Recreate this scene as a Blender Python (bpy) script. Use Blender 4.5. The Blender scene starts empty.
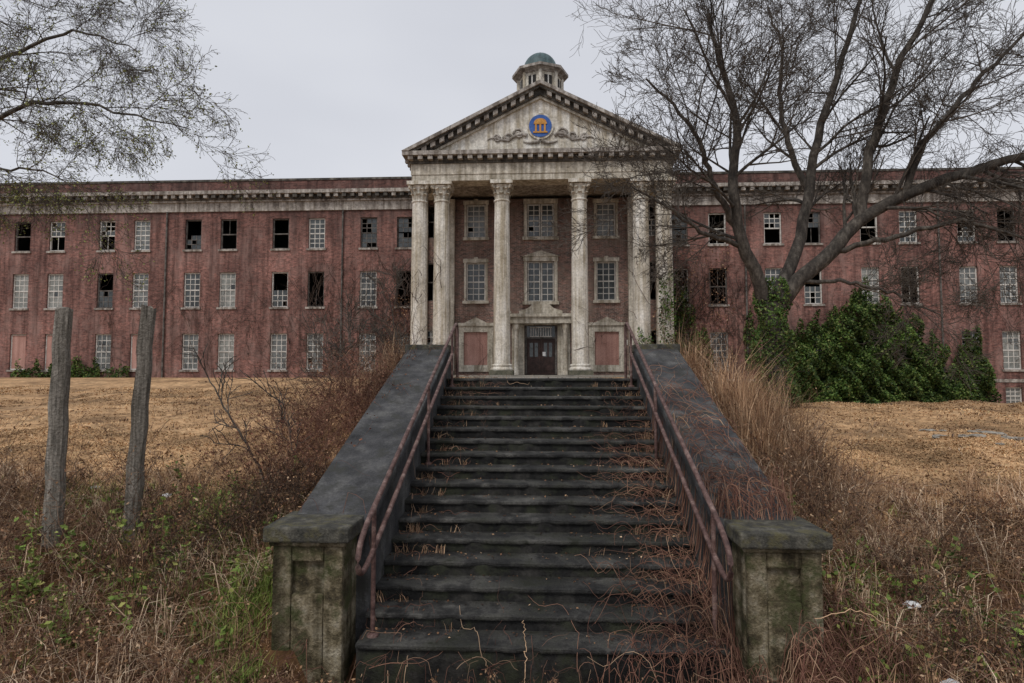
import bpy, math, random
import numpy as np
from mathutils import Vector
random.seed(7); rng=np.random.default_rng(7)
EYE=2.75
# ---------------------------------------------------------------- materials
def nt(m): return m.node_tree.nodes, m.node_tree.links
def new_mat(name, rough=0.85):
    m=bpy.data.materials.new(name); m.use_nodes=True
    n,l=nt(m); b=n['Principled BSDF']; b.inputs['Roughness'].default_value=rough
    b.inputs['Specular IOR Level'].default_value=0.25
    return m,n,l,b
def ramp(n,stops):
    r=n.new('ShaderNodeValToRGB'); e=r.color_ramp.elements
    e[0].position=stops[0][0]; e[0].color=(*stops[0][1],1)
    e[1].position=stops[-1][0]; e[1].color=(*stops[-1][1],1)
    for p,c in stops[1:-1]:
        k=e.new(p); k.color=(*c,1)
    return r
def noise(n,l,co,scale,detail=4,rough=.6,stretch=(1,1,1)):
    detail=min(detail,4)
    mp=n.new('ShaderNodeMapping'); mp.inputs['Scale'].default_value=stretch
    l.new(co,mp.inputs['Vector'])
    t=n.new('ShaderNodeTexNoise'); t.inputs['Scale'].default_value=scale
    t.inputs['Detail'].default_value=detail; t.inputs['Roughness'].default_value=rough
    l.new(mp.outputs[0],t.inputs['Vector']); return t.outputs['Fac']
def mixc(n,l,mode,fac,a,b):
    m=n.new('ShaderNodeMix'); m.data_type='RGBA'; m.blend_type=mode
    if isinstance(fac,(int,float)): m.inputs[0].default_value=fac
    else: l.new(fac,m.inputs[0])
    for s,v in ((6,a),(7,b)):
        if isinstance(v,tuple): m.inputs[s].default_value=(*v,1)
        else: l.new(v,m.inputs[s])
    return m.outputs[2]
def coord(n): return n.new('ShaderNodeTexCoord').outputs['Object']
def mat_noise(name,stops,scale=2,rough=.85,bump=.3,bscale=25,stretch=(1,1,1),streak=None,stain=None,detail=5):
    m,n,l,b=new_mat(name,rough); co=coord(n)
    r=ramp(n,stops); l.new(noise(n,l,co,scale,detail,.65,stretch),r.inputs[0]); c=r.outputs[0]
    nf=noise(n,l,co,bscale,4,.7)
    fine=ramp(n,[(.3,(.55,.55,.55)),(.7,(1.25,1.25,1.25))]); l.new(nf,fine.inputs[0])
    c=mixc(n,l,'MULTIPLY',.85,c,fine.outputs[0])
    if streak:
        s=ramp(n,[(.38,streak),(.6,(1,1,1))]); l.new(noise(n,l,co,1.3,4,.6,(2.8,2.8,.16)),s.inputs[0])
        c=mixc(n,l,'MULTIPLY',1,c,s.outputs[0])
    if stain:
        s=ramp(n,[(.5,(0,0,0)),(.64,(1,1,1))]); l.new(noise(n,l,co,stain[1],5,.7),s.inputs[0])
        c=mixc(n,l,'MIX',s.outputs[0],c,stain[0])
    l.new(c,b.inputs['Base Color'])
    if bump:
        bp=n.new('ShaderNodeBump'); bp.inputs['Strength'].default_value=bump; bp.inputs['Distance'].default_value=.03
        l.new(nf,bp.inputs['Height']); l.new(bp.outputs[0],b.inputs['Normal'])
    return m
def mat_island(name,stops,rough=.8,big=None):
    m,n,l,b=new_mat(name,rough)
    g=n.new('ShaderNodeNewGeometry'); r=ramp(n,stops); l.new(g.outputs['Random Per Island'],r.inputs[0]); c=r.outputs[0]
    if big:
        s=ramp(n,[(.35,(.5,.47,.45)),(.65,(1.3,1.25,1.2))]); l.new(noise(n,l,coord(n),big,2),s.inputs[0])
        c=mixc(n,l,'MULTIPLY',1,c,s.outputs[0])
    l.new(c,b.inputs['Base Color']); return m
def mat_brick(name,c1,c2,mortar,stops,streak,wash):
    m,n,l,b=new_mat(name,.9); co=coord(n)
    sp=n.new('ShaderNodeSeparateXYZ'); l.new(co,sp.inputs[0])
    ad=n.new('ShaderNodeMath'); l.new(sp.outputs[0],ad.inputs[0]); l.new(sp.outputs[1],ad.inputs[1])
    cb=n.new('ShaderNodeCombineXYZ'); l.new(ad.outputs[0],cb.inputs[0]); l.new(sp.outputs[2],cb.inputs[1])
    t=n.new('ShaderNodeTexBrick'); t.inputs['Scale'].default_value=1
    t.inputs['Brick Width'].default_value=.24; t.inputs['Row Height'].default_value=.08; t.inputs['Mortar Size'].default_value=.010
    t.inputs['Color1'].default_value=(*c1,1); t.inputs['Color2'].default_value=(*c2,1); t.inputs['Mortar'].default_value=(*mortar,1)
    l.new(cb.outputs[0],t.inputs['Vector']); c=t.outputs['Color']
    f=ramp(n,[(.36,(.5,.49,.49)),(.5,(1,1,1)),(.66,(1.45,1.42,1.4))]); l.new(noise(n,l,co,4.2,4,.8,(1,1,1.8)),f.inputs[0]); c=mixc(n,l,'MULTIPLY',.95,c,f.outputs[0])
    r=ramp(n,stops); l.new(noise(n,l,co,.42,5,.7),r.inputs[0]); c=mixc(n,l,'MULTIPLY',1,c,r.outputs[0])
    wq=ramp(n,[(.48,(0,0,0)),(.70,(.85,.85,.85))]); l.new(noise(n,l,co,.8,5,.75,(1,1,.5)),wq.inputs[0]); c=mixc(n,l,'MIX',wq.outputs[0],c,wash)
    s=ramp(n,[(.36,streak),(.56,(1,1,1))]); l.new(noise(n,l,co,1.1,5,.65,(2.2,2.2,.13)),s.inputs[0])
    c=mixc(n,l,'MULTIPLY',1,c,s.outputs[0])
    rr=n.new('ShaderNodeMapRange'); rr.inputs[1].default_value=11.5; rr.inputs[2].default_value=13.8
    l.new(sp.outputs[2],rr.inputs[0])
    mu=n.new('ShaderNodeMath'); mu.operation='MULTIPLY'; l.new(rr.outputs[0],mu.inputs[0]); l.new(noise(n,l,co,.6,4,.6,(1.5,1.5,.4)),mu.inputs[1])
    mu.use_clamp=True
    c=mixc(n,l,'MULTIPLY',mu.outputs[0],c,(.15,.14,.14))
    l.new(c,b.inputs['Base Color'])
    return m
M={}
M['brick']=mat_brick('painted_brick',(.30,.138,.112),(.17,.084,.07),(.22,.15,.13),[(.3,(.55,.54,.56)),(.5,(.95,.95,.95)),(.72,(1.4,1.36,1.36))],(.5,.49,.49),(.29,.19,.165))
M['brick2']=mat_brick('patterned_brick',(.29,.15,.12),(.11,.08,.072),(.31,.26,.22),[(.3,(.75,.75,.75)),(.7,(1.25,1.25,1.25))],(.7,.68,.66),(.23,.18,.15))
M['stone']=mat_noise('weathered_limestone',[(.3,(.38,.345,.28)),(.5,(.60,.555,.47)),(.7,(.72,.68,.59))],1.2,streak=(.55,.52,.47),bscale=8,bump=.2)
M['column']=mat_noise('column_paint',[(.3,(.50,.46,.385)),(.5,(.73,.695,.62)),(.7,(.80,.775,.72))],1.1,streak=(.58,.53,.45),bscale=9,bump=.15)
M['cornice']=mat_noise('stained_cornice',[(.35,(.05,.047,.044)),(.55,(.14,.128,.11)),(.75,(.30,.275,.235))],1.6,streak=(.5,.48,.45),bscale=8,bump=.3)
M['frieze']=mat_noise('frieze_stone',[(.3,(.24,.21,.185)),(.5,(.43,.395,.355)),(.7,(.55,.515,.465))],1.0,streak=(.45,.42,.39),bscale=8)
M['plinth']=mat_noise('mossy_plinth',[(.3,(.04,.045,.03)),(.6,(.16,.15,.11))],3)
M['roof']=mat_noise('roof_slate',[(.3,(.05,.05,.05)),(.7,(.12,.11,.1))],2)
M['dome']=mat_noise('dome_copper',[(.3,(.06,.10,.105)),(.7,(.12,.18,.185))],2,rough=.5,streak=(.6,.6,.6))
M['frame']=mat_noise('window_paint',[(.35,(.46,.44,.40)),(.6,(.70,.68,.63))],3,bump=.1)
M['framed']=mat_noise('rotten_frame',[(.35,(.05,.045,.04)),(.6,(.17,.155,.14))],3,bump=.1)
M['interior']=mat_noise('dark_interior',[(.3,(.012,.012,.012)),(.7,(.04,.037,.034))],1,bump=0)  # near-black colour puts the darkness of unlit rooms into their walls
M['board']=mat_noise('pink_board',[(.3,(.42,.23,.19)),(.7,(.55,.33,.28))],.8,streak=(.75,.72,.7),bump=.1)
M['door']=mat_noise('dark_door',[(.3,(.02,.013,.011)),(.7,(.07,.04,.035))],4,rough=.5)
M['blue']=mat_noise('seal_blue',[(.3,(.04,.10,.33)),(.7,(.08,.17,.46))],2,bump=0)
M['gold']=mat_noise('seal_gold',[(.3,(.5,.22,.05)),(.7,(.65,.36,.10))],4,bump=0)
def glassmat(name,c1,c2,rough):
    m=mat_noise(name,[(.35,c1),(.65,c2)],1.4,rough=rough,bump=0,bscale=6)
    m.node_tree.nodes['Principled BSDF'].inputs['Specular IOR Level'].default_value=.6; return m
M['g1']=glassmat('dirty_glass',(.09,.10,.098),(.19,.20,.19),.25)  # opaque grey panes: grime plus reflected sky in the base colour
M['g2']=glassmat('dark_glass',(.025,.03,.03),(.07,.08,.08),.12)
M['g3']=glassmat('pale_glass',(.17,.18,.165),(.30,.305,.28),.45)  # paler panes, sky reflection and grime put into the colour
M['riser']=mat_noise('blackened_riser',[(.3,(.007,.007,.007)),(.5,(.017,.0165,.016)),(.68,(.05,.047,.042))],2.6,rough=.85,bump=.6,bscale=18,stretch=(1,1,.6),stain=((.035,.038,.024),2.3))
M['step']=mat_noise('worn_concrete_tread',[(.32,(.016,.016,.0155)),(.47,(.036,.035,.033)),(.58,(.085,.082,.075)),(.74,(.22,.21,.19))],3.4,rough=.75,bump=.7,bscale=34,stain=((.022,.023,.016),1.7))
M['cheek']=mat_noise('dark_render',[(.3,(.04,.041,.043)),(.5,(.082,.082,.084)),(.7,(.15,.147,.14))],2.4,bump=.6,bscale=42,streak=(.6,.6,.6),stain=((.045,.045,.04),3.1))
M['pier']=mat_noise('mossy_concrete',[(.28,(.03,.025,.018)),(.42,(.13,.105,.06)),(.52,(.27,.225,.145)),(.70,(.46,.41,.31))],5.5,bump=1,bscale=38,streak=(.25,.24,.2),stain=((.065,.07,.028),3.2))
M['cap']=mat_noise('cap_concrete',[(.3,(.03,.03,.027)),(.5,(.075,.072,.06)),(.7,(.17,.16,.13))],7,bump=.8,bscale=45,stain=((.11,.10,.055),6))
M['path']=mat_noise('path_concrete',[(.3,(.16,.15,.13)),(.7,(.38,.35,.3))],1.5)
M['rust']=mat_noise('rusty_paint',[(.3,(.05,.028,.025)),(.5,(.13,.075,.065)),(.7,(.27,.19,.165))],9,rough=.55,bump=.3,bscale=60)
M['wood']=mat_noise('weathered_wood',[(.3,(.09,.08,.065)),(.5,(.24,.215,.18)),(.7,(.40,.36,.31))],7,bump=1,bscale=30,stretch=(5,5,.4),streak=(.45,.43,.4))
M['bark']=mat_noise('bark',[(.3,(.03,.026,.023)),(.5,(.07,.06,.05)),(.7,(.17,.15,.125))],3,bump=.8,bscale=14,stretch=(2,2,.7))
M['bark2']=mat_island('bark_twig',[(0,(.055,.046,.04)),(1,(.12,.10,.08))])
M['straw']=mat_island('straw',[(0,(.28,.165,.08)),(.4,(.52,.335,.175)),(.8,(.66,.46,.26)),(1,(.30,.24,.12))],big=.45)
M['tallstraw']=mat_island('tall_straw',[(0,(.20,.115,.065)),(.4,(.42,.27,.16)),(.85,(.60,.43,.285)),(1,(.26,.14,.08))],big=.9)
M['palestraw']=mat_island('pale_straw',[(0,(.32,.21,.135)),(.5,(.56,.405,.27)),(1,(.68,.54,.39))])
M['weedstem']=mat_island('weed_stem',[(0,(.05,.03,.024)),(.5,(.16,.095,.062)),(.85,(.29,.19,.125)),(1,(.48,.40,.30))],big=.9)
M['deadleaf']=mat_island('dead_leaf',[(0,(.05,.028,.02)),(.5,(.19,.10,.058)),(.85,(.37,.225,.125)),(1,(.54,.41,.28))],big=1.4)
M['redleaf']=mat_island('red_dead_leaf',[(0,(.07,.03,.022)),(.6,(.20,.085,.055)),(1,(.34,.2,.13))],big=1)
M['darkstem']=mat_island('dark_stem',[(0,(.02,.014,.012)),(.7,(.065,.04,.03)),(1,(.13,.09,.065))])
M['vine']=mat_island('vine_bark',[(0,(.08,.035,.027)),(.5,(.18,.09,.065)),(.85,(.28,.16,.11)),(1,(.42,.30,.2))],big=1)
M['wallvine']=mat_island('wall_vine',[(0,(.03,.02,.018)),(1,(.12,.085,.065))])
M['green']=mat_island('green_grass',[(0,(.08,.12,.03)),(.6,(.19,.28,.06)),(1,(.34,.34,.11))],big=1)
M['ivy']=mat_island('ivy_leaf',[(0,(.02,.04,.012)),(.4,(.055,.11,.025)),(.8,(.12,.20,.045)),(1,(.20,.22,.08))],big=.9,rough=.6)
M['lichenleaf']=mat_island('sparse_leaf',[(0,(.11,.13,.04)),(1,(.34,.35,.12))])
M['paper']=mat_noise('litter_paper',[(.3,(.6,.6,.6)),(.7,(.8,.8,.8))],5,bump=.2)
def groundmat():
    m,n,l,b=new_mat('dry_grass_ground',.95); co=coord(n)
    r=ramp(n,[(.26,(.15,.09,.05)),(.38,(.30,.185,.095)),(.5,(.50,.32,.17)),(.66,(.62,.42,.235)),(.8,(.42,.29,.15))])
    l.new(noise(n,l,co,.45,5,.8),r.inputs[0]); c=r.outputs[0]
    f=ramp(n,[(.34,(.42,.37,.33)),(.5,(.95,.92,.9)),(.66,(1.25,1.2,1.15))]); l.new(noise(n,l,co,5,5,.85),f.inputs[0])
    c=mixc(n,l,'MULTIPLY',1,c,f.outputs[0])
    s=ramp(n,[(.50,(0,0,0)),(.64,(.85,.85,.85))]); l.new(noise(n,l,co,1.1,5,.85,(1,.45,1)),s.inputs[0])
    c=mixc(n,l,'MIX',s.outputs[0],c,(.20,.125,.065))
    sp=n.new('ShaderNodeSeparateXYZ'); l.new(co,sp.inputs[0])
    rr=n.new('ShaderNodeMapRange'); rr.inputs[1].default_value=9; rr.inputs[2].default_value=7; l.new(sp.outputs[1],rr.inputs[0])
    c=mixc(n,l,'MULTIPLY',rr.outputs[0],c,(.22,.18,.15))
    l.new(c,b.inputs['Base Color'])
    return m
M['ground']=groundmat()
# ---------------------------------------------------------------- mesh helpers
def empty(name):
    o=bpy.data.objects.new(name,None); bpy.context.scene.collection.objects.link(o); return o
def add_obj(name,me,parent=None):
    o=bpy.data.objects.new(name,me); bpy.context.scene.collection.objects.link(o)
    if parent: o.parent=parent
    return o
def arr_mesh(name,V,F,mats,parent=None,smooth=False):
    V=np.asarray(V,dtype=np.float32).reshape(-1,3); F=np.asarray(F,dtype=np.int32); k=F.shape[1]
    me=bpy.data.meshes.new(name); me.vertices.add(len(V)); me.vertices.foreach_set('co',V.ravel())
    me.loops.add(F.size); me.loops.foreach_set('vertex_index',F.ravel())
    me.polygons.add(len(F)); me.polygons.foreach_set('loop_start',np.arange(0,F.size,k,dtype=np.int32))
    me.polygons.foreach_set('loop_total',np.full(len(F),k,dtype=np.int32))
    if smooth: me.polygons.foreach_set('use_smooth',np.ones(len(F),dtype=bool))
    me.materials.append(mats)
    me.update(calc_edges=True); me.validate()
    return add_obj(name,me,parent)
class B:
    def __init__(s): s.v=[];s.f=[];s.m=[];s.mats=[];s.sm=[]
    def mi(s,k):
        if k not in s.mats: s.mats.append(k)
        return s.mats.index(k)
    def add(s,vs,fs,k,smooth=False):
        o=len(s.v); s.v+=vs; i=s.mi(k)
        for f in fs: s.f.append([a+o for a in f]); s.m.append(i); s.sm.append(smooth)
    def box(s,x0,x1,y0,y1,z0,z1,k):
        if x0>x1: x0,x1=x1,x0
        s.add([(x0,y0,z0),(x1,y0,z0),(x1,y1,z0),(x0,y1,z0),(x0,y0,z1),(x1,y0,z1),(x1,y1,z1),(x0,y1,z1)],
          [(3,2,1,0),(4,5,6,7),(0,1,5,4),(1,2,6,5),(2,3,7,6),(3,0,4,7)],k)
    def prism(s,poly,y0,y1,k):
        n=len(poly); vs=[(x,y0,z) for x,z in poly]+[(x,y1,z) for x,z in poly]
        fs=[tuple(range(n)),tuple(range(2*n-1,n-1,-1))]+[(i,(i+1)%n,n+(i+1)%n,n+i) for i in range(n)]
        s.add(vs,fs,k)
    def prismx(s,poly,x0,x1,k):
        n=len(poly); vs=[(x0,y,z) for y,z in poly]+[(x1,y,z) for y,z in poly]
        fs=[tuple(range(n)),tuple(range(2*n-1,n-1,-1))]+[(i,(i+1)%n,n+(i+1)%n,n+i) for i in range(n)]
        s.add(vs,fs,k)
    def lathe(s,prof,cx,cy,k,seg=24,flute=0,nf=20,smooth=True):
        vs=[];fs=[]
        for r,z in prof:
            for j in range(seg):
                a=2*math.pi*j/seg; rr=r*(1-flute*(0.5-0.5*math.cos(a*nf)))
                vs.append((cx+rr*math.cos(a),cy+rr*math.sin(a),z))
        for i in range(len(prof)-1):
            for j in range(seg):
                a=i*seg+j;b=i*seg+(j+1)%seg; fs.append((a,b,b+seg,a+seg))
        s.add(vs,fs,k,smooth)
    def disc(s,cx,cz,y0,y1,r,k,seg=32):
        s.prism([(cx+r*math.cos(2*math.pi*i/seg),cz+r*math.sin(2*math.pi*i/seg)) for i in range(seg)],y0,y1,k)
    def make(s,name,parent=None,bevel=0):
        me=bpy.data.meshes.new(name); me.from_pydata(s.v,[],s.f)
        for k in s.mats: me.materials.append(M[k])
        me.polygons.foreach_set('material_index',s.m); me.polygons.foreach_set('use_smooth',s.sm); me.update()
        o=add_obj(name,me,parent)
        import bmesh as bm
        b=bm.new(); b.from_mesh(me); bm.ops.recalc_face_normals(b,faces=b.faces); b.to_mesh(me); b.free()
        if bevel:
            md=o.modifiers.new('b','BEVEL'); md.width=bevel; md.segments=2; md.limit_method='ANGLE'
        return o
def tube_arrays(P,R,s):
    P=np.asarray(P,float); R=np.asarray(R,float); N,n,_=P.shape
    T=np.gradient(P,axis=1); T/=np.linalg.norm(T,axis=2,keepdims=True)+1e-9
    d=P[:,-1]-P[:,0]; d/=np.linalg.norm(d,axis=1,keepdims=True)+1e-9
    ref=np.where(np.abs(d[:,2:3])<.8,np.array([[0,0,1.]]),np.array([[1.,0.2,0]]))[:,None,:]
    U=np.cross(T,np.broadcast_to(ref,T.shape)); U/=np.linalg.norm(U,axis=2,keepdims=True)+1e-9; W=np.cross(T,U)
    a=np.arange(s)*2*np.pi/s
    V=P[:,:,None,:]+R[:,:,None,None]*(np.cos(a)[None,None,:,None]*U[:,:,None,:]+np.sin(a)[None,None,:,None]*W[:,:,None,:])
    idx=np.arange(N*n*s).reshape(N,n,s)
    A=idx[:,:-1,:];C=idx[:,1:,:]; F=np.stack([A,np.roll(A,-1,2),np.roll(C,-1,2),C],-1).reshape(-1,4)
    return V.reshape(-1,3),F
def merge(parts):
    Vs=[];Fs=[];o=0
    for V,F in parts: Vs.append(V);Fs.append(F+o);o+=len(V)
    return np.concatenate(Vs),np.concatenate(Fs)
def leaf_arrays(C,size,flat=0.0):
    N=len(C); a=rng.normal(size=(N,3)); 
    if flat: a[:,2]*=(1-flat)
    a/=np.linalg.norm(a,axis=1,keepdims=True)
    b=rng.normal(size=(N,3)); 
    if flat: b[:,2]*=(1-flat)
    b-=a*(a*b).sum(1,keepdims=True); b/=np.linalg.norm(b,axis=1,keepdims=True)
    c=np.cross(a,b)
    s=(np.asarray(size)*rng.uniform(.6,1.4,N))[:,None]
    V=np.stack([C-a*s*.5,C+b*s*.32+c*s*.1,C+a*s*.55,C-b*s*.32+c*s*.1],1).reshape(-1,3)
    return V,np.arange(N*4).reshape(N,4)
def blade_arrays(Pt,h,w,bend=.5,flat=0):
    N=len(Pt); az=rng.uniform(0,2*np.pi,N); D=np.stack([np.cos(az),np.sin(az),np.zeros(N)],1)
    S=np.stack([-np.sin(az+rng.normal(0,.5,N)),np.cos(az),np.zeros(N)],1)
    h=np.asarray(h)*rng.uniform(.5,1.3,N); bd=(bend*rng.uniform(.2,1.5,N)*h)[:,None]; w=(np.asarray(w)*rng.uniform(.6,1.4,N))[:,None]
    h=h[:,None]; up=np.array([[0,0,1.]])
    V=np.stack([Pt-S*w,Pt+S*w,Pt+up*h*.6+D*bd*.35+S*w*.8,Pt+up*h*.6+D*bd*.35-S*w*.8,Pt+up*h*(.97-flat)+D*bd],1)
    i=np.arange(N)[:,None]*5
    F=np.concatenate([i+[[0,1,2]],i+[[0,2,3]],i+[[3,2,4]]],0)
    return V.reshape(-1,3),F
# ---------------------------------------------------------------- terrain
NS=17; RIS=.158; TR=.345; Y0=5.9; SW=1.8; YT=Y0+TR*(NS-1); ZT=NS*RIS
def sstep(a,b,x):
    t=np.clip((x-a)/(b-a),0,1); return t*t*(3-2*t)
def H(x,y):
    x=np.asarray(x,float);y=np.asarray(y,float)
    L=np.interp(y,[-30,3,5.2,6.2,7,8,12,20,30,400],[-.3,-.15,-.02,.35,.78,1.12,1.45,1.96,2.58,2.58])
    Rr=np.interp(y,[-30,3,5.2,6.2,7,8,12,17,21,30,38,400],[-.3,-.15,-.02,.3,.65,.95,1.35,1.72,1.78,1.2,.4,.2])
    C=np.interp(y,[-30,3,5.6,YT,YT+.4,400],[-.3,-.1,-.03,2.5,2.6,2.6])
    far=np.interp(y,[10,25],[5,9.5])
    ax=np.abs(x); wc=1-sstep(2.6,far,ax)
    wr=sstep(-1,1,x)
    base=L*(1-wr)+Rr*wr
    z=base*(1-wc)+C*wc
    und=.05*np.sin(x*1.3+y*.7)+.04*np.sin(x*2.9-y*1.9)+.03*np.sin(x*.6+2)*np.sin(y*1.1)
    und=und*sstep(2.5,3.5,ax)*np.clip(1-(y-25)/8,0,1)
    z=z+und
    under=(ax<2.25)&(y>5.4)&(y<YT+.35)
    return np.where(under,z-.4,z)
xs=np.concatenate([-np.geomspace(500,16,22),np.arange(-14.4,14.41,.2),np.geomspace(16,500,22)])
ys=np.concatenate([[-60,-30,-15,-8,-3,0,2],np.arange(3,14,.2),np.arange(14,46,.7),np.geomspace(47,900,16)])
X,Y=np.meshgrid(xs,ys); Z=H(X,Y); nx,ny=len(xs),len(ys)
id_=np.arange(nx*ny).reshape(ny,nx)
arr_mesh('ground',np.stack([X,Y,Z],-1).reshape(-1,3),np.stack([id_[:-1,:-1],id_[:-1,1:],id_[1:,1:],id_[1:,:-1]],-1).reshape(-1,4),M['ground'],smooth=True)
def stair_z(y): return np.clip(np.floor((y-Y0)/TR)+1,0,NS)*RIS
def cheek_z(y): return 1.25+(y-6.3)*(3.28-1.25)/(11.6-6.3)
def S(x,y):
    ax=np.abs(x)
    z=H(x,y)
    z=np.where((ax<SW)&(y>Y0-.3)&(y<YT+.4),np.maximum(stair_z(y),0),z)
    z=np.where((ax>=SW)&(ax<2.6)&(y>6.3)&(y<11.9),cheek_z(y),z)
    return z
# ---------------------------------------------------------------- staircase
st=empty('concrete_staircase')
b=B(); rs=B()
for k in range(NS):
    y=Y0+k*TR; z1=(k+1)*RIS; yb=y+TR+.05 if k<NS-1 else y+1.2
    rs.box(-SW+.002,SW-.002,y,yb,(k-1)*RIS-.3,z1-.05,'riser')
    nseg=44; xsn=np.linspace(-SW+.002,SW-.002,nseg+1); off=rng.normal(0,.004,nseg+1); dz=rng.normal(0,.0025,nseg+1)
    for _ in range(6):
        c=rng.integers(0,nseg); off[c:c+2]+=rng.uniform(.01,.04)
    vs=[]
    for i in range(nseg+1):
        yy=y-.035+off[i]; vs+=[(xsn[i],yy+.006,z1-.05),(xsn[i],yy,z1-.035),(xsn[i],yy+.002,z1-.012+dz[i]),(xsn[i],yy+.016,z1+dz[i]),(xsn[i],yb+.001*k,z1)]
    fs=[(i*5+q,(i+1)*5+q,(i+1)*5+q+1,i*5+q+1) for i in range(nseg) for q in range(4)]
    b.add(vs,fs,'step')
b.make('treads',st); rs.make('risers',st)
for sx in (-1,1):
    b=B()
    b.prismx([(6.3,-.5),(6.3,1.13),(11.6,3.14),(12.0,3.14),(12.0,-.5)],sx*SW,sx*2.54,'cheek')
    b.prismx([(6.25,1.135),(6.25,1.25),(11.55,3.26),(11.55,3.12)],sx*(SW-.03),sx*2.6,'cheek')
    b.make('cheek_wall',st,.03)
    b=B()
    b.box(sx*1.78,sx*2.64,11.5,12.25,3.19,3.34,'cap'); b.box(sx*1.84,sx*2.58,11.6,12.15,2.2,3.19,'cheek')
    b.make('upper_block',st,.02)
    b=B()
    x0,x1=1.93,2.63; yf=5.86
    b.box(sx*x0,sx*x1,yf+.07,6.4,-.4,1.08,'pier')
    b.box(sx*x0,sx*(x0+.19),yf,yf+.07,-.4,1.08,'pier'); b.box(sx*(x1-.19),sx*x1,yf,yf+.07,-.4,1.08,'pier')
    b.box(sx*(x0+.19),sx*(x1-.19),yf+.001,yf+.07,.93,1.08,'pier'); b.box(sx*(x0+.19),sx*(x1-.19),yf+.001,yf+.07,-.4,.62,'pier')
    b.box(sx*(x0-.03),sx*(x1+.03),yf-.03,6.45,1.08,1.13,'pier')
    b.box(sx*(x0-.08),sx*(x1+.07),yf-.08,6.5,1.13,1.28,'cap')
    b.make('pier',st,.022)
b=B(); b.box(-1.7,1.7,YT+1.2,31.3,2.4,2.66,'path'); b.make('concrete_path')
# ---------------------------------------------------------------- handrails
def smooth_poly(pts,n=60):
    p=np.array(pts,float); d=np.r_[0,np.cumsum(np.linalg.norm(np.diff(p,axis=0),axis=1))]
    t=np.linspace(0,d[-1],n); q=np.stack([np.interp(t,d,p[:,i]) for i in range(3)],1)
    for _ in range(3):
        q[1:-1]=(q[:-2]+q[1:-1]*2+q[2:])/4
    return q
for sx in (-1,1):
    x=sx*1.68; zl=lambda y:1.12+.408*(y-5.3)
    loop=[(x,11.3,zl(11.3)-.42),(x,5.85,zl(5.85)-.42),(x,5.58,zl(5.55)-.36),(x,5.48,zl(5.42)-.18),(x,5.54,zl(5.48)-.02),(x,5.8,zl(5.8)),(x,11.75,zl(11.75)),(x,11.95,zl(11.95)-.02),(x,12.02,zl(12)-.12),(x,12.03,2.6)]
    parts=[tube_arrays(smooth_poly(loop,150)[None],np.full((1,150),.027),12)]
    for yy in (6.05,8.95,11.3):
        zb=float(stair_z(np.array(yy+.05)))
        parts.append(tube_arrays(np.array([[(x,yy,zb),(x,yy,zb+.3),(x,yy,zl(yy))]]),np.full((1,3),.024),10))
        parts.append(tube_arrays(np.array([[(x,yy,zb),(x,yy,zb+.02),(x,yy,zb+.04)]]),np.array([[.06,.06,.03]]),10))
    V,F=merge(parts); arr_mesh('metal_handrail',V,F,M['rust'],smooth=True)
# ---------------------------------------------------------------- building
bd=empty('abandoned_brick_building')
WY=38.8; PY=36.2; CY=33.0
rows=[(3.1,5.5),(7.25,9.6),(11.15,13.2)]
def facade(b,x0,x1,y,z0,z1,ops,k,dep=.3):
    X=sorted({x0,x1}|{o[0] for o in ops}|{o[1] for o in ops}); Zs=sorted({z0,z1}|{o[2] for o in ops}|{o[3] for o in ops})
    for i in range(len(X)-1):
        for j in range(len(Zs)-1):
            cx=(X[i]+X[i+1])/2; cz=(Zs[j]+Zs[j+1])/2
            if any(o[0]<cx<o[1] and o[2]<cz<o[3] for o in ops): continue
            b.add([(X[i],y,Zs[j]),(X[i+1],y,Zs[j]),(X[i+1],y,Zs[j+1]),(X[i],y,Zs[j+1])],[(0,1,2,3)],k)
    for a,c,e,f in ops:
        b.add([(a,y,e),(a,y+dep,e),(a,y+dep,f),(a,y,f),(c,y,e),(c,y+dep,e),(c,y+dep,f),(c,y,f)],
              [(0,1,2,3),(5,4,7,6),(0,4,5,1),(3,2,6,7)],k)
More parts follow.
